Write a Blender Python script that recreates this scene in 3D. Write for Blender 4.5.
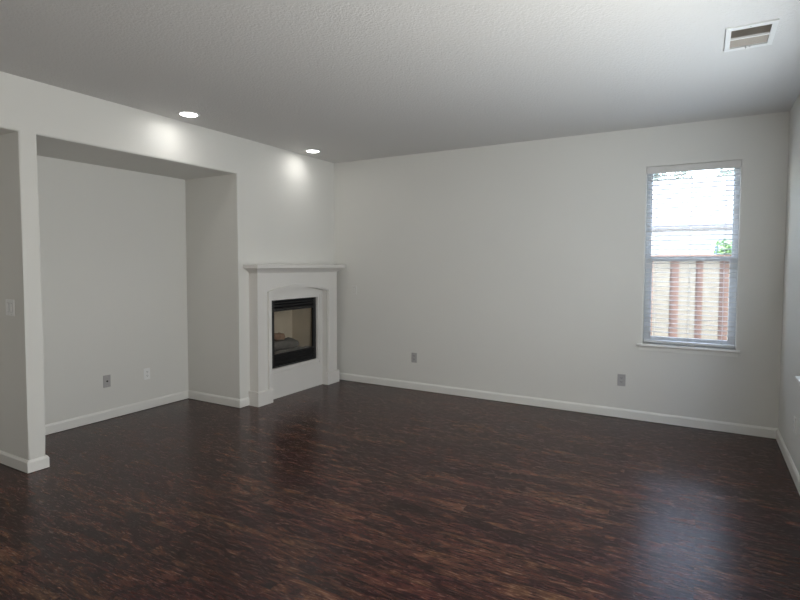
import bpy, bmesh, math, random
from mathutils import Vector, Matrix
random.seed(7)
for o in list(bpy.data.objects):
    bpy.data.objects.remove(o, do_unlink=True)
scn = bpy.context.scene
COL = scn.collection
PI = math.pi

# ------------------------------------------------------------------ dimensions (metres)
XL, XR, YB, YR, H = -4.055, 0.584, 5.487, -3.6, 2.74      # left, right, back, rear planes, ceiling height
XN = -4.835                                               # back plane of the alcoves
WX0, WX1, WZ0, WZ1 = -0.475, 0.262, 0.735, 2.377          # back window opening

# ------------------------------------------------------------------ camera
cam_d = bpy.data.cameras.new('camera'); cam = bpy.data.objects.new('camera', cam_d); COL.objects.link(cam)
cam_d.sensor_width = 36; cam_d.lens = 532.9 * 36 / 800
cam_d.shift_x = 6.63 / 800; cam_d.shift_y = -11.2 / 800
cam_d.clip_start = 0.05; cam_d.clip_end = 300
r_ = Vector((0.86474256, 0.50220757, 0.00280325)); w_ = Vector((-0.50156385, 0.86389148, -0.04610008)); u_ = r_.cross(w_)
m = Matrix((r_, u_, -w_)).transposed().to_4x4(); m.translation = Vector((0, 0, 1.4715))
cam.matrix_world = m
scn.camera = cam

# ------------------------------------------------------------------ world, sun, daylight and fill lights, exposure
world = bpy.data.worlds.new('sky'); scn.world = world; world.use_nodes = True
nt = world.node_tree; bg = nt.nodes['Background']
sky = nt.nodes.new('ShaderNodeTexSky'); sky.sky_type = 'NISHITA'; sky.sun_disc = False
sky.sun_elevation = math.radians(52); sky.sun_rotation = math.radians(250); sky.air_density = 1.2; sky.dust_density = 2.0
hs = nt.nodes.new('ShaderNodeHueSaturation'); hs.inputs['Saturation'].default_value = 0.8     # thin high haze
nt.links.new(sky.outputs[0], hs.inputs['Color']); nt.links.new(hs.outputs[0], bg.inputs[0]); bg.inputs[1].default_value = 2.7

def light(name, kind, loc, direction, energy, color=(1, 1, 1), **kw):
    d = bpy.data.lights.new(name, kind); o = bpy.data.objects.new(name, d); COL.objects.link(o)
    d.energy = energy; d.color = color
    for k, v in kw.items(): setattr(d, k, v)
    o.location = loc; o.rotation_euler = Vector(direction).to_track_quat('-Z', 'Z' if abs(direction[2]) < .99 else 'Y').to_euler()
    return o
light('sun', 'SUN', (0, 0, 10), (0.70, 0.14, -0.70), 6.0, (1, .94, .85), angle=math.radians(1.0))
# daylight at the far right window, two added fill lights, and a portal that guides sky light in through the back one
light('fill_right_near', 'AREA', (XR + .06, 1.825, 1.55), (-1, 0, .25), 62, (1, .985, .93), shape='RECTANGLE', size=1.2, size_y=1.5)  # added fill light, set in the added near window
light('daylight_right_far_window', 'AREA', (XR + .06, 3.53, 1.55), (-1, 0, .35), 25, (.83, .93, 1), shape='RECTANGLE', size=1.6, size_y=1.5)
light('fill_rear', 'AREA', (-2.0, YR - .04, 1.1), (0, 1, .5), 36, (1, .98, .92), shape='RECTANGLE', size=1.9, size_y=1.8)  # added fill light behind the camera, set in the added door
light('portal_back', 'AREA', (-.106, YB + .145, 1.556), (0, -1, 0), 10, shape='RECTANGLE', size=.74, size_y=1.64).data.cycles.is_portal = True
scn.view_settings.view_transform = 'Standard'; scn.view_settings.look = 'None'
scn.view_settings.gamma = 1; scn.view_settings.use_curve_mapping = False
scn.view_settings.exposure = 0.08

# ------------------------------------------------------------------ materials
def new_mat(name):
    mt = bpy.data.materials.new(name); mt.use_nodes = True
    return mt, mt.node_tree.nodes, mt.node_tree.links, mt.node_tree.nodes['Principled BSDF']
def simple(name, col, rough=.5, metal=0, spec=.5, bump=0, bscale=200, vary=0, vscale=4):
    mt, n, l, b = new_mat(name)
    b.inputs['Base Color'].default_value = (*col, 1); b.inputs['Roughness'].default_value = rough
    b.inputs['Metallic'].default_value = metal; b.inputs['Specular IOR Level'].default_value = spec
    tc = n.new('ShaderNodeTexCoord')
    if bump:
        ns = n.new('ShaderNodeTexNoise'); ns.inputs['Scale'].default_value = bscale; ns.inputs['Detail'].default_value = 3
        bp = n.new('ShaderNodeBump'); bp.inputs['Strength'].default_value = bump; bp.inputs['Distance'].default_value = .002 if bump < .85 or bscale != 75 else .005
        l.new(tc.outputs['Object'], ns.inputs['Vector']); l.new(ns.outputs['Fac'], bp.inputs['Height']); l.new(bp.outputs['Normal'], b.inputs['Normal'])
    if vary:
        ns = n.new('ShaderNodeTexNoise'); ns.inputs['Scale'].default_value = vscale; ns.inputs['Detail'].default_value = 4
        mx = n.new('ShaderNodeMix'); mx.data_type = 'RGBA'
        mx.inputs[6].default_value = tuple(c * (1 - vary) for c in col) + (1,); mx.inputs[7].default_value = tuple(min(1, c * (1 + vary)) for c in col) + (1,)
        l.new(tc.outputs['Object'], ns.inputs['Vector']); l.new(ns.outputs['Fac'], mx.inputs[0]); l.new(mx.outputs[2], b.inputs['Base Color'])
    return mt
M = {}
M['wall'] = simple('wall_paint', (.70, .69, .655), .75, spec=.3, bump=.25, bscale=160, vary=.02, vscale=1.5)
M['ceil'] = simple('ceiling_texture_paint', (.66, .65, .635), .85, spec=.2, bump=.9, bscale=75)
M['trim'] = simple('trim_paint', (.76, .75, .715), .4, bump=.05, bscale=60)
M['mantel'] = simple('mantel_paint', (.72, .70, .67), .5, bump=.1, bscale=120)
M['vinyl'] = simple('white_vinyl', (.52, .54, .56), .35, bump=.02)
M['slat'] = simple('blind_slat', (.58, .58, .57), .4, bump=.03)
M['valance'] = simple('blind_valance', (.66, .64, .62), .45, bump=.03)
M['plate'] = simple('cover_plate_plastic', (.70, .69, .66), .35, bump=.02)
M['plate_white'] = simple('white_plastic', (.80, .80, .79), .3, bump=.02)
M['plate_grey'] = simple('aged_plastic', (.41, .395, .39), .4, bump=.02)
M['slot'] = simple('slot_dark', (.03, .03, .03), .6, bump=.02)
M['screw'] = simple('screw_metal', (.55, .54, .52), .35, metal=.8, bump=.02)
M['vent'] = simple('register_enamel', (.74, .74, .73), .4, bump=.03)
M['duct'] = simple('duct_lining', (.05, .045, .04), .8, bump=.1)
M['louvre'] = simple('register_louvre', (.40, .36, .31), .5, bump=.05)
M['black'] = simple('black_enamel', (.012, .012, .013), .3, bump=.04, bscale=300)
M['brick'] = simple('firebox_panel', (.60, .53, .42), .9, bump=.4, bscale=50, vary=.15, vscale=8)
M['log'] = simple('ceramic_log', (.30, .19, .13), .95, bump=1, bscale=45, vary=.5, vscale=18)
M['char'] = simple('charred_log', (.13, .125, .12), .95, bump=1, bscale=45, vary=.5, vscale=20)
M['ember'] = simple('ember_wool', (.24, .23, .22), .95, bump=1, bscale=60, vary=.5, vscale=30)
M['can'] = simple('downlight_trim', (.82, .82, .80), .4, bump=.02)
M['stucco'] = simple('pale_stucco', (.24, .235, .23), .9, bump=.5, bscale=30)
M['roof'] = simple('pale_roof_shingle', (.22, .22, .225), .9, bump=.8, bscale=20, vary=.12, vscale=6)
M['fascia'] = simple('dark_fascia', (.12, .12, .14), .6, bump=.1)
M['ground'] = simple('gravel_path', (.64, .63, .60), .95, bump=1, bscale=40, vary=.2, vscale=20)
M['leaf'] = simple('leaf', (.20, .23, .19), .7, vary=.4, vscale=3)
M['leaf2'] = simple('leaf_light', (.13, .22, .08), .7, vary=.4, vscale=8)
M['bark'] = simple('bark', (.16, .12, .09), .9, bump=1, bscale=30)
M['cord'] = simple('blind_cord', (.55, .55, .54), .8, bump=.1)
M['darkglass'] = simple('dark_window_glass', (.10, .13, .17), .1, bump=.01)

def emis(name, col, s):
    mt, n, l, b = new_mat(name)
    b.inputs['Base Color'].default_value = (*col, 1); b.inputs['Emission Color'].default_value = (*col, 1); b.inputs['Emission Strength'].default_value = s
    return mt
M['lamp'] = emis('lamp_lens', (1, .99, .96), 22)

def glass_mat(name, tint, refl):
    mt, n, l, b = new_mat(name); n.remove(b)
    tr = n.new('ShaderNodeBsdfTransparent'); tr.inputs[0].default_value = (*tint, 1)
    gl = n.new('ShaderNodeBsdfGlossy'); gl.inputs['Roughness'].default_value = .03
    lw = n.new('ShaderNodeLayerWeight'); lw.inputs[0].default_value = .5         # Schlick: R0 + (1-R0)*facing^5
    pw = n.new('ShaderNodeMath'); pw.operation = 'POWER'; pw.inputs[1].default_value = 5; l.new(lw.outputs['Facing'], pw.inputs[0])
    fr = n.new('ShaderNodeMath'); fr.operation = 'MULTIPLY_ADD'; fr.inputs[1].default_value = 1 - refl; fr.inputs[2].default_value = refl; l.new(pw.outputs[0], fr.inputs[0])
    mx = n.new('ShaderNodeMixShader')
    l.new(fr.outputs[0], mx.inputs[0]); l.new(tr.outputs[0], mx.inputs[1]); l.new(gl.outputs[0], mx.inputs[2]); l.new(mx.outputs[0], n['Material Output'].inputs[0])
    return mt
M['glass'] = glass_mat('window_glass', (.985, .992, .99), .03)
M['fireglass'] = glass_mat('fireplace_glass', (.95, .94, .92), .035)

def floor_mat():
    mt, n, l, b = new_mat('dark_laminate_planks')
    tc = n.new('ShaderNodeTexCoord')
    br = n.new('ShaderNodeTexBrick'); br.offset = .37; br.offset_frequency = 2
    br.inputs['Color1'].default_value = (0, 0, 0, 1); br.inputs['Color2'].default_value = (1, 1, 1, 1); br.inputs['Mortar'].default_value = (.5, .5, .5, 1)
    br.inputs['Scale'].default_value = 1; br.inputs['Brick Width'].default_value = 1.21; br.inputs['Row Height'].default_value = .125
    br.inputs['Mortar Size'].default_value = .0012; br.inputs['Mortar Smooth'].default_value = .2
    l.new(tc.outputs['Object'], br.inputs['Vector'])
    # shift the grain from plank to plank
    sep = n.new('ShaderNodeSeparateColor'); l.new(br.outputs['Color'], sep.inputs[0])
    off = n.new('ShaderNodeCombineXYZ')
    mu = n.new('ShaderNodeMath'); mu.operation = 'MULTIPLY'; mu.inputs[1].default_value = 37
    l.new(sep.outputs[0], mu.inputs[0]); l.new(mu.outputs[0], off.inputs[0]); l.new(mu.outputs[0], off.inputs[1])
    add = n.new('ShaderNodeVectorMath'); add.operation = 'ADD'; l.new(tc.outputs['Object'], add.inputs[0]); l.new(off.outputs[0], add.inputs[1])
    def grain(scale, detail, dist, sx=1., sy=6.):
        mp = n.new('ShaderNodeMapping'); mp.inputs['Scale'].default_value = (sx, sy, 1); l.new(add.outputs[0], mp.inputs[0])
        ns = n.new('ShaderNodeTexNoise'); ns.inputs['Scale'].default_value = scale; ns.inputs['Detail'].default_value = detail
        ns.inputs['Roughness'].default_value = .65; ns.inputs['Distortion'].default_value = dist
        l.new(mp.outputs[0], ns.inputs['Vector']); return ns
    g1 = grain(4.4, 6, 1.0, 1, 4.2); g2 = grain(15, 5, 1.0, 1, 8); g3 = grain(1.7, 3, .3, 1, 3)
    def ramp(src, stops):
        cr = n.new('ShaderNodeValToRGB'); e = cr.color_ramp.elements
        e[0].position, e[0].color = stops[0][0], (*stops[0][1], 1); e[1].position, e[1].color = stops[-1][0], (*stops[-1][1], 1)
        for p, c in stops[1:-1]:
            q = e.new(p); q.color = (*c, 1)
        l.new(src, cr.inputs[0]); return cr
    m1 = n.new('ShaderNodeMath'); m1.operation = 'MULTIPLY_ADD'; m1.inputs[1].default_value = .42
    l.new(g2.outputs['Fac'], m1.inputs[0])
    m0 = n.new('ShaderNodeMath'); m0.operation = 'MULTIPLY'; m0.inputs[1].default_value = .58; l.new(g1.outputs['Fac'], m0.inputs[0]); l.new(m0.outputs[0], m1.inputs[2])
    pl = n.new('ShaderNodeMath'); pl.operation = 'MULTIPLY_ADD'; pl.inputs[1].default_value = .07; l.new(sep.outputs[0], pl.inputs[0]); l.new(m1.outputs[0], pl.inputs[2])
    cr = ramp(pl.outputs[0], [(.42, (.010, .004, .004)), (.49, (.026, .009, .009)), (.54, (.044, .015, .013)), (.60, (.082, .033, .022)), (.68, (.16, .076, .046))])
    # reddish zones
    cr2 = ramp(g3.outputs['Fac'], [(.35, (1.0, .88, 1.0)), (.65, (1.0, 1.12, .95))])
    mx = n.new('ShaderNodeMix'); mx.data_type = 'RGBA'; mx.blend_type = 'MULTIPLY'; mx.inputs[0].default_value = 1
    l.new(cr.outputs[0], mx.inputs[6]); l.new(cr2.outputs[0], mx.inputs[7])
    mj = n.new('ShaderNodeMix'); mj.data_type = 'RGBA'; mj.inputs[7].default_value = (.006, .003, .003, 1)
    mf = n.new('ShaderNodeMath'); mf.operation = 'MULTIPLY'; mf.inputs[1].default_value = .7; l.new(br.outputs['Fac'], mf.inputs[0]); l.new(mf.outputs[0], mj.inputs[0]); l.new(mx.outputs[2], mj.inputs[6])
    l.new(mj.outputs[2], b.inputs['Base Color'])
    rr = n.new('ShaderNodeMapRange'); rr.inputs['To Min'].default_value = .19; rr.inputs['To Max'].default_value = .33; l.new(g2.outputs['Fac'], rr.inputs[0]); l.new(rr.outputs[0], b.inputs['Roughness'])
    bp = n.new('ShaderNodeBump'); bp.inputs['Strength'].default_value = .5; bp.inputs['Distance'].default_value = .002
    l.new(pl.outputs[0], bp.inputs['Height']); l.new(bp.outputs[0], b.inputs['Normal'])
    b.inputs['Specular IOR Level'].default_value = .24
    return mt
M['floor'] = floor_mat()

def board_mat(name, c1, c2):
    mt, n, l, b = new_mat(name)
    tc = n.new('ShaderNodeTexCoord'); mp = n.new('ShaderNodeMapping'); mp.inputs['Scale'].default_value = (14, 1, 1.3)
    ns = n.new('ShaderNodeTexNoise'); ns.inputs['Scale'].default_value = 3; ns.inputs['Detail'].default_value = 6; ns.inputs['Distortion'].default_value = .6
    l.new(tc.outputs['Object'], mp.inputs[0]); l.new(mp.outputs[0], ns.inputs['Vector'])
    mx = n.new('ShaderNodeMix'); mx.data_type = 'RGBA'; mx.inputs[6].default_value = (*c1, 1); mx.inputs[7].default_value = (*c2, 1); l.new(ns.outputs['Fac'], mx.inputs[0])
    vo = n.new('ShaderNodeTexVoronoi'); vo.inputs['Scale'].default_value = 3.2; l.new(tc.outputs['Object'], vo.inputs['Vector'])
    kr = n.new('ShaderNodeValToRGB'); kr.color_ramp.elements[0].position = .05; kr.color_ramp.elements[0].color = (.25, .2, .17, 1); kr.color_ramp.elements[1].position = .16; kr.color_ramp.elements[1].color = (1, 1, 1, 1)
    l.new(vo.outputs['Distance'], kr.inputs[0])
    m2 = n.new('ShaderNodeMix'); m2.data_type = 'RGBA'; m2.blend_type = 'MULTIPLY'; m2.inputs[0].default_value = .8; l.new(mx.outputs[2], m2.inputs[6]); l.new(kr.outputs[0], m2.inputs[7])
    l.new(m2.outputs[2], b.inputs['Base Color']); b.inputs['Roughness'].default_value = .85
    return mt
M['board'] = board_mat('weathered_fence_board', (.185, .165, .125), (.255, .232, .185))
M['board_red'] = board_mat('reddish_fence_board', (.165, .100, .075), (.205, .135, .105))

# ------------------------------------------------------------------ mesh helpers
def box(bm, x0, x1, y0, y1, z0, z1, mat=0):
    v = [bm.verts.new((x, y, z)) for x in (x0, x1) for y in (y0, y1) for z in (z0, z1)]
    out = []
    for q in ((0, 1, 3, 2), (4, 6, 7, 5), (0, 4, 5, 1), (2, 3, 7, 6), (0, 2, 6, 4), (1, 5, 7, 3)):
        f = bm.faces.new([v[i] for i in q]); f.material_index = mat; out.append(f)
    return out
def bbox_bevel(x0, x1, y0, y1, z0, z1, bev=.003, seg=2):
    bm = bmesh.new(); box(bm, x0, x1, y0, y1, z0, z1)
    if bev: bmesh.ops.bevel(bm, geom=bm.edges[:], offset=bev, segments=seg, affect='EDGES', profile=.5)
    return bm
def prism(bm, pts, axis, a, b):
    """extrude a 2-D outline along an axis: axis 0 -> pts are (y,z), 1 -> (x,z), 2 -> (x,y)"""
    def P(p, t):
        return (t, p[0], p[1]) if axis == 0 else (p[0], t, p[1]) if axis == 1 else (p[0], p[1], t)
    va = [bm.verts.new(P(p, a)) for p in pts]; vb = [bm.verts.new(P(p, b)) for p in pts]
    k = len(pts)
    for i in range(k): bm.faces.new((va[i], va[(i + 1) % k], vb[(i + 1) % k], vb[i]))
    bm.faces.new(va[::-1]); bm.faces.new(vb)
def disc_lathe(bm, prof, n=32, cx=0, cy=0):
    """prof: list of (r, z) revolved about the vertical through (cx, cy)"""
    rings = []
    for r, z in prof:
        if r < 1e-6: rings.append([bm.verts.new((cx, cy, z))])
        else: rings.append([bm.verts.new((cx + r * math.cos(2 * PI * i / n), cy + r * math.sin(2 * PI * i / n), z)) for i in range(n)])
    for A, B in zip(rings, rings[1:]):
        for i in range(n):
            a = [A[i % len(A)], A[(i + 1) % n % len(A)], B[(i + 1) % n % len(B)], B[i % len(B)]]
            a = list(dict.fromkeys(a))
            if len(a) > 2: bm.faces.new(a)
def tube(bm, pts, rad, n=8, cap=True):
    pts = [Vector(p) for p in pts]; rings = []
    for i, p in enumerate(pts):
        d = (pts[min(i + 1, len(pts) - 1)] - pts[max(i - 1, 0)]).normalized()
        a = d.orthogonal().normalized() if i == 0 else (pa - d * pa.dot(d)).normalized()
        pa = a; b = d.cross(a); r = rad[i] if isinstance(rad, (list, tuple)) else rad
        rings.append([bm.verts.new(p + (a * math.cos(2 * PI * k / n) + b * math.sin(2 * PI * k / n)) * r) for k in range(n)])
    for A, B in zip(rings, rings[1:]):
        for k in range(n): bm.faces.new((A[k], A[(k + 1) % n], B[(k + 1) % n], B[k]))
    if cap: bm.faces.new(rings[0][::-1]); bm.faces.new(rings[-1])
def obj(name, bm, mat, parent=None, loc=(0, 0, 0), smooth=False, local=True):
    """link a bmesh as one object; world coordinates are turned into the parent's / own local ones"""
    bmesh.ops.recalc_face_normals(bm, faces=bm.faces[:])
    me = bpy.data.meshes.new(name); 
    if smooth:
        for f in bm.faces: f.smooth = True
    bm.to_mesh(me); bm.free()
    for mm in (mat if isinstance(mat, (list, tuple)) else [mat]): me.materials.append(M[mm])
    o = bpy.data.objects.new(name, me); COL.objects.link(o)
    if parent is not None: o.parent = parent
    o.location = loc
    return o
def struct(name, bm, mat, **k):
    o = obj(name, bm, mat, **k); o['kind'] = 'structure'; return o
def tag(o, label, cat, group=None, kind=None):
    o['label'] = label; o['category'] = cat
    if group: o['group'] = group
    if kind: o['kind'] = kind
    return o
def thing(name, label, cat, loc=(0, 0, 0), rotz=0, group=None):
    o = bpy.data.objects.new(name, None); COL.objects.link(o); o.location = loc; o.rotation_euler = (0, 0, rotz)
    o.empty_display_size = .1
    return tag(o, label, cat, group)
def copy_tree(o, parent=None):
    c = o.copy(); COL.objects.link(c)
    if parent: c.parent = parent
    for ch in list(o.children): copy_tree(ch, c)
    return c

def cell_wall(xs, ys, zs, solid, bevel_edge=None, off=.018):
    """solid made of grid cells, only the boundary faces kept"""
    bm = bmesh.new(); V = {}
    def v(i, j, k):
        if (i, j, k) not in V: V[(i, j, k)] = bm.verts.new((xs[i], ys[j], zs[k]))
        return V[(i, j, k)]
    nx, ny, nz = len(xs) - 1, len(ys) - 1, len(zs) - 1
    S = {}
    for i in range(nx):
        for j in range(ny):
            for k in range(nz):
                S[i, j, k] = solid((xs[i] + xs[i + 1]) / 2, (ys[j] + ys[j + 1]) / 2, (zs[k] + zs[k + 1]) / 2)
    for (i, j, k), s in S.items():
        if not s: continue
        if not S.get((i - 1, j, k)): bm.faces.new((v(i, j, k), v(i, j, k + 1), v(i, j + 1, k + 1), v(i, j + 1, k)))
        if not S.get((i + 1, j, k)): bm.faces.new((v(i + 1, j, k), v(i + 1, j + 1, k), v(i + 1, j + 1, k + 1), v(i + 1, j, k + 1)))
        if not S.get((i, j - 1, k)): bm.faces.new((v(i, j, k), v(i + 1, j, k), v(i + 1, j, k + 1), v(i, j, k + 1)))
        if not S.get((i, j + 1, k)): bm.faces.new((v(i, j + 1, k), v(i, j + 1, k + 1), v(i + 1, j + 1, k + 1), v(i + 1, j + 1, k)))
        if not S.get((i, j, k - 1)): bm.faces.new((v(i, j, k), v(i, j + 1, k), v(i + 1, j + 1, k), v(i + 1, j, k)))
        if not S.get((i, j, k + 1)): bm.faces.new((v(i, j, k + 1), v(i + 1, j, k + 1), v(i + 1, j + 1, k + 1), v(i, j + 1, k + 1)))
    if bevel_edge:
        es = [e for e in bm.edges if bevel_edge(e.verts[0].co, e.verts[1].co)]
        r = bmesh.ops.bevel(bm, geom=es, offset=off, segments=4, affect='EDGES', profile=.5)
        for f in r['faces']: f.smooth = True
    return bm

# ================================================================== THE ROOM
bm = bmesh.new(); box(bm, XN - .16, XR + .15, YR - .15, YB + .15, -.12, 0); struct('floor', bm, 'floor')
# ceiling with a duct hole above the air register
VX0, VX1, VY0, VY1 = .100, .282, 3.455, 3.733
bm = cell_wall([XN - .16, -3.85-.0, VX0, VX1, XR + .15], [YR - .15, VY0, VY1, YB + .15], [H, H + .16],
               lambda x, y, z: not (VX0 < x < VX1 and VY0 < y < VY1))
LP = [(-3.808, 3.092), (-3.822, 4.773)]
ceiling = struct('ceiling', bm, 'ceil')

# left wall: alcove + deep opening + firebox hole
P0, N0, N1, NT = 1.8975, 2.0126, 3.8687, 2.372
A0 = .15
FB = (4.262, 5.05, .335, 1.08)
FBX = -4.38
def solid(x, y, z):
    if x > XN and N0 < y < N1 and z < NT: return False
    if x > XN and A0 < y < P0 and z < NT: return False
    if x > FBX and FB[0] < y < FB[1] and FB[2] < z < FB[3]: return False
    return True
def bev(a, b):
    if abs(a.x - XL) > 1e-4 or abs(b.x - XL) > 1e-4: return False
    if abs(a.y - b.y) < 1e-4 and abs(a.z - b.z) > 1e-4:
        return any(abs(a.y - q) < 1e-4 for q in (A0, P0, N0, N1)) and max(a.z, b.z) <= NT + 1e-4
    if abs(a.z - NT) < 1e-4 and abs(b.z - NT) < 1e-4 and abs(a.x - b.x) < 1e-4:
        ym = (a.y + b.y) / 2; return A0 < ym < P0 or N0 < ym < N1
    return False
bm = cell_wall([XN - .15, XN, FBX, XL], [YR - .15, A0, P0, N0, N1, FB[0], FB[1], YB + .15], [0, FB[2], FB[3], NT, H], solid, bev)
struct('wall_left', bm, 'wall')

# back wall with the window opening
def bevw(a, b):
    if abs(a.y - YB) > 1e-4 or abs(b.y - YB) > 1e-4: return False
    vert = abs(a.x - b.x) < 1e-4 and (abs(a.x - WX0) < 1e-4 or abs(a.x - WX1) < 1e-4) and WZ0 - 1e-3 < (a.z + b.z) / 2 < WZ1
    hor = abs(a.z - b.z) < 1e-4 and abs(a.z - WZ1) < 1e-4 and WX0 < (a.x + b.x) / 2 < WX1
    return vert or hor
bm = cell_wall([XL, WX0, WX1, XR], [YB, YB + .15], [0, WZ0, WZ1, H], lambda x, y, z: not (WX0 < x < WX1 and WZ0 < z < WZ1), bevw, .012)
struct('wall_back', bm, 'wall')

# right wall with two windows (both out of frame; the nearer one added to hold a fill light)
RW = [(1.20, 2.45), (2.68, 4.38)]
bm = cell_wall([XR, XR + .15], [YR - .15, RW[0][0], RW[0][1], RW[1][0], RW[1][1], YB + .15], [0, WZ0, WZ1, H],
               lambda x, y, z: not (WZ0 < z < WZ1 and any(a < y < b for a, b in RW)))
struct('wall_right', bm, 'wall')
# rear wall with an opening for the added glass door
RD = (-3.0, -1.0, 2.1)
bm = cell_wall([XL, RD[0], RD[1], XR], [YR - .15, YR], [0, RD[2], H], lambda x, y, z: not (RD[0] < x < RD[1] and z < RD[2]))
struct('wall_rear', bm, 'wall')

# ------------------------------------------------------------------ baseboards, swept along the foot of the walls
BT, BH = .014, .090
PROF = [(0, .004), (BT, .004), (BT, BH - .016), (BT - .004, BH - .008), (.005, BH), (0, BH)]
def sweep(path, prof=PROF, zb=0):
    """path: xy corner points with the room on the LEFT of the direction of travel"""
    bm = bmesh.new(); P = [Vector((*p, 0)) for p in path]; rings = []
    for i, p in enumerate(P):
        ds = []
        if i > 0: ds.append((P[i] - P[i - 1]).normalized())
        if i < len(P) - 1: ds.append((P[i + 1] - P[i]).normalized())
        ns = [Vector((-d.y, d.x, 0)) for d in ds]
        nn = ns[0] if len(ns) == 1 else (ns[0] + ns[1]) / (1 + ns[0].dot(ns[1]))
        rings.append([bm.verts.new(p + nn * q[0] + Vector((0, 0, q[1] + zb))) for q in prof])
    k = len(prof)
    for A, B in zip(rings, rings[1:]):
        for j in range(k): bm.faces.new((A[j], A[(j + 1) % k], B[(j + 1) % k], B[j]))
    bm.faces.new(rings[0][::-1]); bm.faces.new(rings[-1])
    return bm
struct('baseboard_left', sweep([(XL, 3.985), (XL, N1), (XN, N1), (XN, N0), (XL, N0), (XL, P0), (XN, P0), (XN, A0), (XL, A0), (XL, YR)]), 'trim')
struct('baseboard_back', sweep([(XR, YB), (XL, YB)]), 'trim')
struct('baseboard_right', sweep([(XR, YR), (XR, YB - BT)]), 'trim')
struct('baseboard_rear', sweep([(RD[1] + .02, YR), (XR - BT, YR)]), 'trim')

# ------------------------------------------------------------------ back window
def window(name, ax, c0, c1, z0, z1, plane, sgn, mid, with_parts=True):
    """single hung vinyl window in an opening; ax = 'x': wall along x at y=plane, 'y': wall along y at x=plane; sgn points outdoors"""
    root = bpy.data.objects.new(name, None); COL.objects.link(root); root['kind'] = 'structure'
    def bx(bm, a0, a1, d0, d1, za, zb):
        lo, hi = sorted((plane + sgn * d0, plane + sgn * d1))
        if ax == 'x': box(bm, a0, a1, lo, hi, za, zb)
        else: box(bm, lo, hi, a0, a1, za, zb)
    e = .001
    bm = bmesh.new(); fw = .034
    bx(bm, c0 + e, c0 + fw, .075, .135, z0 + e, z1 - e); bx(bm, c1 - fw, c1 - e, .075, .135, z0 + e, z1 - e)
    bx(bm, c0 + fw, c1 - fw, .075, .135, z1 - fw, z1 - e); bx(bm, c0 + fw, c1 - fw, .075, .135, z0 + e, z0 + fw)
    obj('window_frame', bm, 'vinyl', root)
    a0, a1 = c0 + fw, c1 - fw
    bm = bmesh.new(); s = .012
    bx(bm, a0, a0 + s, .108, .128, mid, z1 - fw); bx(bm, a1 - s, a1, .108, .128, mid, z1 - fw); bx(bm, a0 + s, a1 - s, .108, .128, z1 - fw - s, z1 - fw); bx(bm, a0, a1, .108, .128, mid - .022, mid + .018)
    up = obj('upper_sash', bm, 'vinyl', root)
    bm = bmesh.new(); bx(bm, a0 + s, a1 - s, .116, .120, mid + .018, z1 - fw - s); obj('glass_pane', bm, 'glass', up)
    bm = bmesh.new(); s = .024
    bx(bm, a0, a0 + s, .080, .104, z0 + fw, mid + .022); bx(bm, a1 - s, a1, .080, .104, z0 + fw, mid + .022)
    bx(bm, a0 + s, a1 - s, .080, .104, z0 + fw, z0 + fw + .03); bx(bm, a0 + s, a1 - s, .080, .104, mid - .020, mid + .022)
    lo = obj('lower_sash', bm, 'vinyl', root)
    bm = bmesh.new(); bx(bm, a0 + s, a1 - s, .090, .094, z0 + fw + .03, mid - .020); obj('glass_pane', bm, 'glass', lo)
    bm = bmesh.new(); m_ = (c0 + c1) / 2; bx(bm, m_ - .03, m_ + .03, .070, .080, mid + .008, mid + .022); obj('sash_lock', bm, 'vinyl', lo)
    # sill board and apron
    bm = bmesh.new()
    bx(bm, c0 - .047, c1 + .035, -.036, 0, z0 - .022, z0 - .002)
    bmesh.ops.bevel(bm, geom=bm.edges[:], offset=.005, segments=2, affect='EDGES', profile=.5)
    obj('window_sill', bm, 'trim', root)
    bm = bmesh.new(); bx(bm, c0 - .030, c1 + .018, -.012, 0, z0 - .062, z0 - .022); obj('window_apron', bm, 'trim', root)
    return root
window('window_1', 'x', WX0, WX1, WZ0, WZ1, YB, 1, 1.528)
window('window_2', 'y', RW[1][0], RW[1][1], WZ0, WZ1, XR, 1, 1.528)
window('added_window', 'y', RW[0][0], RW[0][1], WZ0, WZ1, XR, 1, 1.528)  # unseen window, added as an opening for the near fill light
# unseen rear sliding door, added as an opening for the fill light
d = bpy.data.objects.new('added_door', None); COL.objects.link(d); d['kind'] = 'structure'
bm = bmesh.new()
for a, b in ((RD[0] + .001, RD[0] + .06), (-2.03, -1.97), (RD[1] - .06, RD[1] - .001)): box(bm, a, b, YR - .12, YR - .06, .002, RD[2] - .002)
for a, b in ((RD[0] + .06, -2.03), (-1.97, RD[1] - .06)):
    box(bm, a, b, YR - .12, YR - .06, RD[2] - .08, RD[2] - .002); box(bm, a, b, YR - .12, YR - .06, .002, .08)
obj('door_frame', bm, 'vinyl', d)
bm = bmesh.new(); box(bm, RD[0] + .06, -2.03, YR - .092, YR - .088, .08, RD[2] - .08); box(bm, -1.97, RD[1] - .06, YR - .092, YR - .088, .08, RD[2] - .08); obj('glass_pane', bm, 'glass', d)

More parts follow.
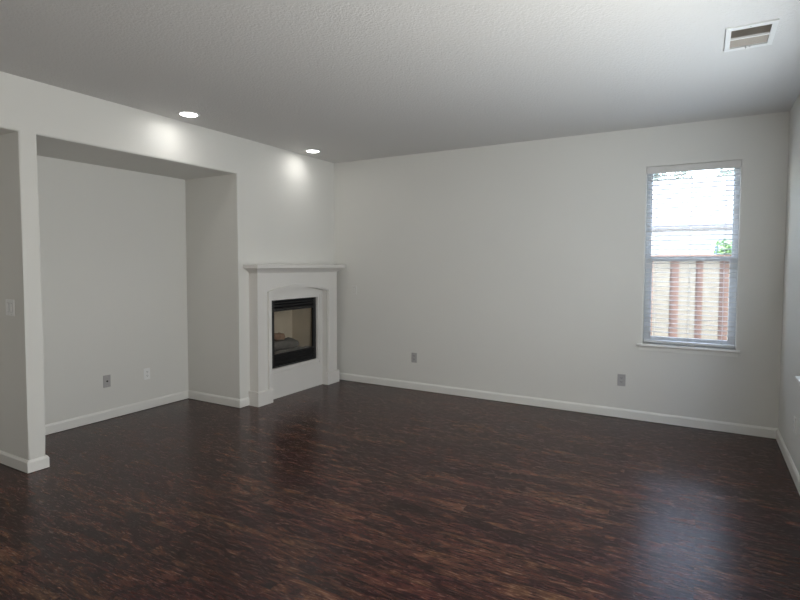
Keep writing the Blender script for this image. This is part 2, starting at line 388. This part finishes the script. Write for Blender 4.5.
# ------------------------------------------------------------------ venetian blind in the back window
BC = (WX0 + WX1) / 2
bl = thing('venetian_blind', 'white horizontal slat blind lowered over the back wall window, slats open', 'window blind', (BC, YB + .03, WZ0))
hw = (WX1 - WX0) / 2 - .004
bm = bmesh.new(); zt = WZ1 - WZ0
prism(bm, [(-.036, zt - .066), (-.030, zt - .068), (-.030, zt - .004), (-.036, zt - .004), (-.040, zt - .012), (-.040, zt - .058)], 0, -hw, hw)
box(bm, -hw, -hw + .004, -.030, .012, zt - .066, zt - .004); box(bm, hw - .004, hw, -.030, .012, zt - .066, zt - .004)
obj('valance', bm, 'valance', bl)
bm = bmesh.new(); box(bm, -hw + .006, hw - .006, -.022, .028, zt - .045, zt - .003); obj('head_rail', bm, 'vinyl', bl)
def slat_bm():
    bm = bmesh.new(); n = 6; w = .0245; th = .0026; top = []; bot = []
    for i in range(n + 1):
        t = -1 + 2 * i / n; top.append((t * w, .0028 * (1 - t * t) + th / 2)); 
    for y, z in reversed(top): bot.append((y, z - th))
    prism(bm, top + bot, 0, -hw + .004, hw - .004); return bm
pitch = .0425; z = zt - .085; k = 0; first = None
while z > .070:
    if first is None: first = o = obj('slat', slat_bm(), 'slat', bl)
    else: o = first.copy(); COL.objects.link(o); o.parent = bl
    o.location = (0, .004, z); o.rotation_euler = (math.radians(-3), 0, 0); z -= pitch
zlast = z + pitch
bm = bmesh.new(); box(bm, -hw + .004, hw - .004, -.021, .029, .012, .034); bmesh.ops.bevel(bm, geom=bm.edges[:], offset=.004, segments=2, affect='EDGES'); obj('bottom_rail', bm, 'slat', bl)
for x in (-.275, 0.0, .265):
    bm = bmesh.new()
    for yy in (-.0225, .0305): tube(bm, [(x, yy, .030), (x, yy, zt - .045)], .0009, 5)
    tube(bm, [(x + .006, .004, .030), (x + .006, .004, zt - .045)], .0009, 5)
    obj('ladder_cord', bm, 'cord', bl)

# ================================================================== FIREPLACE
FX = -3.935; PX = -4.000
F0, F1, O0, O1 = 4.010, 5.375, 4.205, 5.168
FC = (O0 + O1) / 2
fp = thing('fireplace', 'off-white fireplace beside the room corner, surround with mantel, arched moulding and black gas firebox', 'fireplace', (XL, FC, 0))
def fobj(name, bm, mat, parent=fp, smooth=False):
    bmesh.ops.translate(bm, verts=bm.verts[:], vec=(-XL, -FC, 0)); return obj(name, bm, mat, parent, smooth=smooth)
spring, peak = 1.150, 1.208
def arch(y0, y1, za, zb, n=24):
    hwid = (y1 - y0) / 2; s = zb - za; R = (hwid * hwid + s * s) / (2 * s); c = (y0 + y1) / 2
    return [(c + hwid * math.cos(PI * (1 - 0) + PI * 0) if False else y0 + (y1 - y0) * i / n, zb - R + math.sqrt(R * R - (y0 + (y1 - y0) * i / n - c) ** 2)) for i in range(n + 1)]
# body: two pilasters and the frieze in one slab with an arched opening
bm = bmesh.new(); A = arch(O0, O1, spring, peak)
for (a, b) in zip(A, A[1:]): prism(bm, [a, b, (b[0], 1.376), (a[0], 1.376)], 0, XL + .001, FX)
prism(bm, [(F0, .0), (O0, .0), (O0, 1.376), (F0, 1.376)], 0, XL + .001, FX)
prism(bm, [(O1, .0), (F1, .0), (F1, 1.376), (O1, 1.376)], 0, XL + .001, FX)
bmesh.ops.remove_doubles(bm, verts=bm.verts[:], dist=1e-5)
seen = {}
for f in bm.faces: seen.setdefault(tuple(sorted(v.index for v in f.verts)), []).append(f)
bm.verts.index_update(); seen = {}
for f in list(bm.faces): seen.setdefault(frozenset(v.index for v in f.verts), []).append(f)
for fs in seen.values():
    if len(fs) > 1: bmesh.ops.delete(bm, geom=fs, context='FACES_ONLY')
fobj('surround', bm, 'mantel')
# stepped arch moulding that runs down both inner edges
def band(y_in0, y_in1, zi_s, zi_p, w, x0, x1, zbot, wz=None):
    bm = bmesh.new(); wz = wz or w
    ins = [(y_in0, zbot)] + arch(y_in0, y_in1, zi_s, zi_p) + [(y_in1, zbot)]
    out = [(y_in0 - w, zbot)] + arch(y_in0 - w, y_in1 + w, zi_s + wz * .75, zi_p + wz) + [(y_in1 + w, zbot)]
    lay = [[bm.verts.new((x, *p)) for p in L] for x in (x0, x1) for L in (ins, out)]
    a, b, c, d_ = lay
    for i in range(len(ins) - 1):
        bm.faces.new((a[i], a[i + 1], b[i + 1], b[i])); bm.faces.new((c[i], d_[i], d_[i + 1], c[i + 1]))
        bm.faces.new((a[i], c[i], c[i + 1], a[i + 1])); bm.faces.new((b[i], b[i + 1], d_[i + 1], d_[i]))
    for i in (0, -1): bm.faces.new((a[i], b[i], d_[i], c[i]))
    return bm
fobj('arch_moulding', band(O0 - .016, O1 + .016, spring + .012, peak + .016, .040, FX - .002, FX + .022, .150, .024), 'mantel')
fobj('arch_bead', band(O0, O1, spring, peak, .016, FX - .002, FX + .010, .150, .016), 'mantel')
# inner panel round the firebox
bm = cell_wall([XL + .001, PX], [O0 + .001, FB[0], FB[1], O1 - .001], [.0, FB[2], FB[3], 1.205], lambda x, y, z: not (FB[0] < y < FB[1] and FB[2] < z < FB[3]))
for v in bm.verts:
    if v.co.z > 1.2: v.co.z = 1.13
fobj('inner_panel', bm, 'mantel')
bm = bmesh.new(); A2 = arch(O0 + .001, O1 - .001, spring - .001, peak - .001)
for (a, b) in zip(A2, A2[1:]): prism(bm, [(a[0], 1.13), (b[0], 1.13), b, a], 0, XL + .001, PX)
fobj('arch_infill', bm, 'mantel')
# raised fillet round the firebox
bm = bmesh.new(); t = .030
for q in ((FB[0] - t, FB[0], FB[2] - t, FB[3] + t), (FB[1], FB[1] + t, FB[2] - t, FB[3] + t), (FB[0], FB[1], FB[3], FB[3] + t), (FB[0], FB[1], FB[2] - t, FB[2])): box(bm, PX, PX + .022, *q)
fobj('firebox_fillet', bm, 'mantel')
bm = bmesh.new(); t2 = .062
for q in ((FB[1] + t2 - .014, FB[1] + t2, FB[2] - t2, FB[3] + t2 - .03), (FB[0] - t, FB[1] + t2 - .014, FB[2] - t2, FB[2] - t2 + .014)): box(bm, PX, PX + .014, *q)
fobj('outer_bead', bm, 'mantel')
# plinth blocks
for (a, b) in ((3.986, O0 + .004), (O1 - .004, 5.400)):
    bm = bmesh.new(); prism(bm, [(XL + .001, 0), (FX + .022, 0), (FX + .022, .140), (FX + .014, .150), (XL + .001, .150)], 1, a, b)
    bmesh.ops.bevel(bm, geom=[e for e in bm.edges if abs(e.verts[0].co.z - e.verts[1].co.z) > .1], offset=.003, segments=2, affect='EDGES')
    fobj('plinth', bm, 'mantel')
# mantel shelf: slab over a coved bed moulding
M0, M1, MXF = 3.928, 5.450, -3.850
bm = bmesh.new(); box(bm, XL + .001, MXF, M0, M1, 1.424, 1.465)
bmesh.ops.bevel(bm, geom=bm.edges[:], offset=.006, segments=3, affect='EDGES', profile=.5)
fobj('mantel_shelf', bm, 'mantel')
bm = bmesh.new(); rings = []
for i in range(9):
    a = PI / 2 * i / 8; pr = .068 * (i / 8) ** 1.25; zz = 1.372 + .052 * (i / 8)
    rings.append([bm.verts.new(p) for p in ((XL + .001, F0 - pr, zz), (FX + pr, F0 - pr, zz), (FX + pr, F1 + pr, zz), (XL + .001, F1 + pr, zz))])
for A_, B_ in zip(rings, rings[1:]):
    for k in range(4): bm.faces.new((A_[k], A_[(k + 1) % 4], B_[(k + 1) % 4], B_[k]))
bm.faces.new(rings[0][::-1]); bm.faces.new(rings[-1])
fobj('cove_moulding', bm, 'mantel')
# black steel firebox
fx = PX - .006; e = .002; G = (4.330, 5.003, .485, .952)
bm = bmesh.new()
Y0, Y1, Z0, Z1 = FB[0] + e, FB[1] - e, FB[2] + e, FB[3] - e
box(bm, fx - .03, fx, Y0, G[0], Z0, Z1); box(bm, fx - .03, fx, G[1], Y1, Z0, Z1)
box(bm, fx - .03, fx, G[0], G[1], G[3], G[3] + .018); box(bm, fx - .03, fx, G[0], G[1], G[2] - .018, G[2])
box(bm, fx - .03, fx, G[0], G[1], Z1 - .010, Z1); box(bm, fx - .03, fx, G[0], G[1], Z0, Z0 + .010)
face = fobj('firebox_face', bm, 'black')
for (za, zb, n) in ((G[3] + .020, Z1 - .012, 3), (Z0 + .012, G[2] - .020, 4)):
    for i in range(n):
        zc = za + (zb - za) * (i + .5) / n; hh = (zb - za) / n * .42
        bm = bmesh.new(); prism(bm, [(fx - .024, zc + hh), (fx - .002, zc - hh * .2), (fx - .002, zc - hh), (fx - .006, zc - hh), (fx - .028, zc + hh * .5)], 1, G[0], G[1])
        fobj('louvre_blade', bm, 'black', face)
bm = bmesh.new(); box(bm, fx - .026, fx - .022, G[0] + .001, G[1] - .001, G[2] + .001, G[3] - .001)
fobj('glass_front', bm, 'fireglass', face)
# firebox lining (open towards the glass)
bm = bmesh.new(); bx0, bx1 = FBX + .004, fx - .031
c = dict(y0=Y0 + .001, y1=Y1 - .001, z0=Z0 + .001, z1=Z1 - .001); th = .012
box(bm, bx0, bx0 + th, c['y0'], c['y1'], c['z0'], c['z1'])
box(bm, bx0 + th, bx1, c['y0'], c['y0'] + th, c['z0'], c['z1']); box(bm, bx0 + th, bx1, c['y1'] - th, c['y1'], c['z0'], c['z1'])
fobj('firebox_lining', bm, 'brick')
bm = bmesh.new(); box(bm, bx0 + th, bx1, c['y0'] + th, c['y1'] - th, c['z0'], G[2] - .022); fobj('burner_tray', bm, 'black')
bm = bmesh.new(); box(bm, bx0 + th, bx1, c['y0'] + th, c['y1'] - th, G[3] + .03, c['z1']); fobj('smoke_hood', bm, 'black')
# logs and embers, lying in the box
def logbm(p, q, r, seed):
    rnd = random.Random(seed); bm = bmesh.new(); p, q = Vector(p), Vector(q); pts = []; rs = []
    for i in range(9):
        t_ = i / 8; pts.append(p.lerp(q, t_) + Vector((0, rnd.uniform(-.006, .006), rnd.uniform(-.006, .006)))); rs.append(r * (1 + rnd.uniform(-.12, .12)) * (1 if 0 < i < 8 else .8))
    tube(bm, pts, rs, 12)
    for v in bm.verts: v.co += Vector((rnd.uniform(-1, 1), rnd.uniform(-1, 1), rnd.uniform(-1, 1))) * r * .16
    c_ = (p + q) / 2
    bmesh.ops.translate(bm, verts=bm.verts[:], vec=-c_); return bm, c_
zt0 = G[2] - .006
LG = 'ceramic gas logs behind the fireplace glass'
zt0 = G[2] - .018
for (p, q, r, mt, lab) in [
    ((-4.18, 4.35, zt0 + .085), (-4.155, 4.86, zt0 + .060), .050, 'char', 'grey charred front log lowest in the black firebox'),
    ((-4.29, 4.42, zt0 + .085), (-4.27, 4.93, zt0 + .065), .050, 'char', 'dark grey rear log along the back of the black firebox'),
    ((-4.245, 4.34, zt0 + .20), (-4.185, 4.66, zt0 + .165), .040, 'log', 'brown upper log lying across the grey logs at left in firebox')]:
    bm, c_ = logbm(p, q, r, int(r * 1000)); o = obj('gas_log', bm, mt, loc=c_, smooth=True); tag(o, lab, 'fireplace log', LG)
bm = bmesh.new(); rnd = random.Random(3)
for i in range(140):
    x, y = rnd.uniform(-4.085, -4.05), rnd.uniform(4.33, 4.99); s = rnd.uniform(.008, .018)
    mm = Matrix.Translation((x, y, zt0 + s * .8)) @ Matrix.Rotation(rnd.uniform(0, 3), 4, 'Z')
    bmesh.ops.create_icosphere(bm, subdivisions=1, radius=s, matrix=mm)
tag(obj('ember_bed', bm, 'ember'), 'grey ember pieces spread under the logs in the firebox', 'embers', kind='stuff')

# ================================================================== RECESSED DOWNLIGHTS
for i, (x, y) in enumerate(LP):
    t_ = thing('recessed_downlight', ['round recessed ceiling light nearer the camera, above the alcove', 'round recessed ceiling light farther back, above the fireplace mantel'][i], 'ceiling light', (x, y, H), 0, 'recessed downlights along the left wall')
    bm = bmesh.new(); disc_lathe(bm, [(.070, -.0005), (.092, -.0005), (.090, -.006), (.076, -.009), (.070, -.006), (.070, -.0005)]); obj('trim_ring', bm, 'can', t_, smooth=True)
    bm = bmesh.new(); disc_lathe(bm, [(0, -.0010), (.0695, -.0010), (.066, -.0060), (0, -.0085)]); obj('lens', bm, 'lamp', t_, smooth=True)
    l_ = light('downlight_beam', 'SPOT', (x, y, H - .02), (-.30, -.28, -1), 3.2, (1, .985, .96), spot_size=math.radians(150), spot_blend=1.0, shadow_soft_size=.06)

# ================================================================== CEILING REGISTER
vt = thing('air_register', 'white two-bank ceiling air register with dark louvres, near the window', 'ceiling vent', (.191, 3.594, H))
def vobj(name, bm, mat): return obj(name, bm, mat, vt)
vx, vy = (.232) / 2, .356 / 2; ix, iy = (VX1 - VX0) / 2, (VY1 - VY0) / 2
bm = bmesh.new()
for q in ((-vx, -ix, -vy, vy), (ix, vx, -vy, vy), (-ix, ix, -vy, -iy), (-ix, ix, iy, vy)): box(bm, *q, -.008, -.0005)
box(bm, -ix, ix, -.006, .006, -.008, .004)
bmesh.ops.remove_doubles(bm, verts=bm.verts[:], dist=1e-5)
vobj('face_frame', bm, 'vent')
for sgn in (-1, 1):
    for i in range(8):
        yc = sgn * (.014 + (iy - .02) * (i + .4) / 8)
        bm = bmesh.new(); a = math.radians(38); dy, dz = -.010 * math.sin(a) * sgn, .010 * math.cos(a)
        prism(bm, [(yc - dy, -.004), (yc - dy + .0012, -.004), (yc + dy + .0012, -.004 + 2 * dz), (yc + dy, -.004 + 2 * dz)], 0, -ix + .001, ix - .001)
        vobj('louvre', bm, 'louvre')
bm = bmesh.new()
for q in ((-ix, -ix + .004, -iy, iy), (ix - .004, ix, -iy, iy), (-ix + .004, ix - .004, -iy, -iy + .004), (-ix + .004, ix - .004, iy - .004, iy)): box(bm, *q, .02, .155)
box(bm, -ix + .004, ix - .004, -iy + .004, iy - .004, .150, .155)
vobj('duct_collar', bm, 'duct')
bm = bmesh.new(); box(bm, -.012, -.006, iy - .004, iy + .012, -.020, -.006); box(bm, .004, .012, iy + .002, iy + .010, -.014, -.006); vobj('damper_lever', bm, 'vent')
for y in (-vy + .018, vy - .014):
    bm = bmesh.new(); disc_lathe(bm, [(0, -.0105), (.003, -.0100), (.0042, -.008), (0, -.008)], 12, -.005, y); vobj('screw', bm, 'screw')

# ================================================================== ELECTRICAL PLATES  (built facing local -Y, back on y=0)
def plate_base(root, w, mat):
    bm = bmesh.new(); box(bm, -w / 2, w / 2, -.0055, -.0002, -.0575, .0575)
    bmesh.ops.bevel(bm, geom=[e for e in bm.edges if e.verts[0].co.y < -.005 and e.verts[1].co.y < -.005], offset=.003, segments=3, affect='EDGES')
    return obj('cover_plate', bm, mat, root)
def hole_box(name, root, mat, x0, x1, z0, z1, y0, y1, bv=.0008):
    bm = bmesh.new(); box(bm, x0, x1, y0, y1, z0, z1)
    if bv: bmesh.ops.bevel(bm, geom=bm.edges[:], offset=bv, segments=2, affect='EDGES')
    return obj(name, bm, mat, root)
def screw_at(root, x, z, y=-.0055):
    bm = bmesh.new(); disc_lathe(bm, [(0, .0012), (.0026, .0008), (.0030, -.0005), (0, -.0005)], 10)
    bmesh.ops.rotate(bm, verts=bm.verts[:], cent=(0, 0, 0), matrix=Matrix.Rotation(PI / 2, 3, 'X')); bmesh.ops.translate(bm, verts=bm.verts[:], vec=(x, y, z)); obj('screw', bm, 'screw', root)
def duplex(label, loc, rot, mat='plate', face='plate', grp='duplex wall outlets'):
    r = thing('wall_outlet', label, 'outlet', loc, rot, grp); plate_base(r, .071, mat)
    for s in (-1, 1):
        bm = bmesh.new(); pts = [(.0165 * math.cos(a), .0145 * max(-.85, min(.85, math.sin(a))) + s * .0195) for a in [2 * PI * i / 28 for i in range(28)]]
        prism(bm, pts, 1, -.0078, -.005); f = obj('receptacle', bm, face, r)
        bm = bmesh.new()
        for dx in (-.0063, .0063): box(bm, dx - .0018, dx + .0018, -.0082, -.0079, s * .0195 + .000, s * .0195 + .0085)
        prism(bm, [(.0028 * math.cos(a), .0028 * math.sin(a) + s * .0195 - .0065) for a in [2 * PI * i / 10 for i in range(10)]], 1, -.0082, -.0079)
        obj('slot', bm, 'slot', f)
    screw_at(r, 0, 0); return r
W1 = 'off-white duplex outlet low on back wall, '
duplex(W1 + 'between fireplace and wall centre', (-2.900, YB, .378), 0, 'plate_grey', 'plate_grey')
duplex(W1 + 'nearest the window', (-.650, YB, .367), 0, 'plate_grey', 'plate_grey')
duplex('white duplex outlet with dark slots inside the alcove, nearer its far side', (XN, 3.369, .358), PI / 2, 'plate_white', 'plate_white')
duplex('white duplex outlet low on right wall beneath the window sill', (XR, 4.592, .356), -PI / 2, 'plate', 'plate_white')
# cable plate in the alcove
r = thing('cable_plate', 'grey-beige single-gang cable jack plate inside the alcove, left of outlet', 'wall plate', (XN, 2.951, .362), PI / 2)
plate_base(r, .071, 'plate_grey')
bm = bmesh.new(); disc_lathe(bm, [(0, .010), (.0045, .010), (.0048, 0), (.0085, 0), (.0085, -.002), (0, -.002)], 12)
bmesh.ops.rotate(bm, verts=bm.verts[:], cent=(0, 0, 0), matrix=Matrix.Rotation(PI / 2, 3, 'X')); bmesh.ops.translate(bm, verts=bm.verts[:], vec=(0, -.0060, 0)); obj('jack', bm, 'slot', r)
screw_at(r, 0, .042); screw_at(r, 0, -.042)
# fireplace switch on the back wall
r = thing('wall_switch', 'small off-white single switch plate on back wall beside fireplace', 'light switch', (-3.745, YB, 1.149), 0)
plate_base(r, .071, 'plate'); hole_box('switch_frame', r, 'plate_grey', -.0168, .0168, -.0335, .0335, -.0068, -.0052); hole_box('rocker', r, 'plate', -.0145, .0145, -.031, .031, -.0085, -.0062)
screw_at(r, 0, .048); screw_at(r, 0, -.048)
# double switch on the side of the deep opening
r = thing('double_wall_switch', 'off-white double rocker switch plate on wall side left of the pillar', 'light switch', (-4.243, P0, 1.157), 0)
plate_base(r, .117, 'plate_white')
for s in (-1, 1):
    hole_box('switch_frame', r, 'plate_grey', s * .023 - .0168, s * .023 + .0168, -.0335, .0335, -.0068, -.0052)
    bm = bmesh.new(); prism(bm, [(-.0062, -.031), (-.0062, .031), (-.0080, .031), (-.0105, -.002), (-.0090, -.031)], 0, s * .023 - .0145, s * .023 + .0145); obj('rocker', bm, 'plate_white', r)
    screw_at(r, s * .023, .048); screw_at(r, s * .023, -.048)

# ================================================================== OUTDOORS
bm = cell_wall([-30, XN - .17, XR + .16, 30], [-20, YR - .16, YB + .16, 60], [-.62, -.50], lambda x, y, z: True)
struct('ground', bm, 'ground')
bm = bmesh.new(); box(bm, XN - .16, XR + .15, YR - .15, YB + .15, -.50, -.12); struct('foundation', bm, 'stucco')
bm = bmesh.new(); box(bm, XN - .16, XR + .15, YR - .15, YB + .15, H + .16, H + .22); struct('roof_slab', bm, 'stucco')
bm = bmesh.new(); box(bm, 1.75, 1.95, -4, 6.8, -.5, 3.6); struct('sky_block_side', bm, 'stucco')  # unseen wall added to block sky from the right-hand windows
bm = bmesh.new(); box(bm, -6, 1.95, -5.2, -5.0, -.5, 3.6); struct('sky_block_rear', bm, 'stucco')  # unseen wall added to limit sky light reaching the rear opening
bm = bmesh.new(); box(bm, XN - .16, XR + .15, -5.0, YR - .15, H + .02, H + .12); struct('sky_block_canopy', bm, 'stucco')  # unseen canopy added to keep sun and sky out of the rear opening
# board fence
fy = 7.25
fe = thing('board_fence', 'sunlit weathered vertical board fence outside the back window', 'fence', (0, fy, -.5))
x = -3.6; i = 0; seq = [('board', .175), ('board_red', .085)]
while x < 3.6:
    mt, w = seq[i % 2]; jit = random.uniform(-.012, .012); w += jit
    front = mt == 'board'
    bm = bmesh.new(); box(bm, -w / 2 - (0 if front else .02), w / 2 + (0 if front else .02), -.018 if front else .0, 0 if front else .018, .03, 2.045 + random.uniform(-.008, .008))
    o = obj('board', bm, mt, fe, loc=(x + w / 2, 0, 0)); x += w; i += 1
for zz in (.35, 1.12, 1.86):
    bm = bmesh.new(); box(bm, -3.6, 3.6, .020, .058, zz, zz + .085); obj('rail', bm, 'board_red', fe)
for k in range(4):
    bm = bmesh.new(); box(bm, -.045, .045, .060, .15, 0, 2.02); obj('post', bm, 'board_red', fe, loc=(-3.3 + 2.2 * k, 0, 0))
bm = bmesh.new(); box(bm, -3.6, 3.6, -.05, .09, 2.056, 2.09); obj('cap_rail', bm, 'board_red', fe)
# neighbouring house
nh = thing('neighbour_house', 'pale stucco house with light low-pitched roof beyond the fence', 'house', (0, 12, -.5))
bm = bmesh.new(); box(bm, -7, 7, 0, 8, 0, 2.72); obj('wall', bm, 'stucco', nh)
bm = bmesh.new(); prism(bm, [(-.15, 2.68), (4.0, 4.12), (8.15, 2.68), (8.15, 2.80), (4.0, 4.24), (-.15, 2.80)], 0, -7.4, 7.4); obj('roof', bm, 'roof', nh)
bm = bmesh.new(); box(bm, -7.4, 7.4, -.18, -.155, 2.70, 2.76); obj('fascia', bm, 'fascia', nh)
for x in (.12, -3.6):
    bm = bmesh.new()
    for q in ((0, .06, 0, 1.0), (1.04, 1.10, 0, 1.0), (.06, 1.04, 0, .06), (.06, 1.04, .94, 1.0), (.53, .57, .06, .94)): box(bm, q[0], q[1], -.06, -.005, q[2], q[3])
    f = obj('window', bm, 'vinyl', nh, loc=(x, 0, 1.42))
    bm = bmesh.new(); box(bm, .06, 1.04, -.03, -.01, .06, .94); obj('pane', bm, 'darkglass', f)
# trees and shrub
def foliage(c, rad, n, size, seed):
    rnd = random.Random(seed); bm = bmesh.new()
    blobs = [(Vector((rnd.uniform(-.6, .6) * rad[0], rnd.uniform(-.6, .6) * rad[1], rnd.uniform(-.6, .6) * rad[2])), rnd.uniform(.25, .45)) for _ in range(14)]
    for _ in range(n):
        b, s = rnd.choice(blobs); d = Vector((rnd.gauss(0, 1), rnd.gauss(0, 1), rnd.gauss(0, 1))).normalized() * (rnd.random() ** .4)
        p = Vector(c) + b + Vector((d.x * rad[0], d.y * rad[1], d.z * rad[2])) * s
        a = Vector((rnd.gauss(0, 1), rnd.gauss(0, 1), rnd.gauss(0, 1))).normalized(); q = a.orthogonal().normalized() * size * rnd.uniform(.3, .5); a = a * size * rnd.uniform(.7, 1.2)
        bm.faces.new([bm.verts.new(p - a), bm.verts.new(p + q), bm.verts.new(p + a), bm.verts.new(p - q)])
    return bm
def tree(name, x, y, hgt, rad, label, mat, grp=None, n=1500, size=.16, seed=1):
    t_ = thing(name, label, 'tree' if grp else 'shrub', (x, y, -.5), 0, grp)
    bm = bmesh.new(); tube(bm, [(0, 0, 0), (.05, 0, hgt * .35), (-.05, .05, hgt * .65), (0, 0, hgt * .9)], [rad[0] * .07, rad[0] * .055, rad[0] * .04, rad[0] * .02], 8)
    for k in range(5):
        a = k * 1.3; tube(bm, [(0, 0, hgt * .5), (math.cos(a) * rad[0] * .5, math.sin(a) * rad[1] * .5, hgt * .75)], [rad[0] * .025, rad[0] * .01], 6)
    obj('trunk', bm, 'bark', t_, smooth=True)
    obj('foliage', foliage((0, 0, hgt - rad[2] * .6), rad, n, size, seed), mat, t_)
TL = 'tree crown showing above the neighbouring roof, '
for (x, y, h_, rd, lab, sd) in ((-3.6, 24, 6.15, (1.7, 1.2, 1.3), 'leftmost, mostly hidden by window edge', 5), (-1.4, 28, 6.4, (1.5, 1.2, 1.1), 'seen in the left half of window', 9),
                                (.9, 21.5, 5.2, (1.1, 1.0, .9), 'seen in the right half of window', 12), (2.9, 27, 6.2, (1.4, 1.2, 1.2), 'rightmost, mostly hidden by window edge', 15)):
    tree('garden_tree', x, y, h_, rd, TL + lab, 'leaf', 'trees beyond the neighbouring roof', n=900, size=.17, seed=sd)
tree('garden_shrub', .47, 9.6, 2.30, (.42, .35, .45), 'light green shrub just over the fence at the right edge of the window', 'leaf2', None, n=900, size=.05, seed=4)
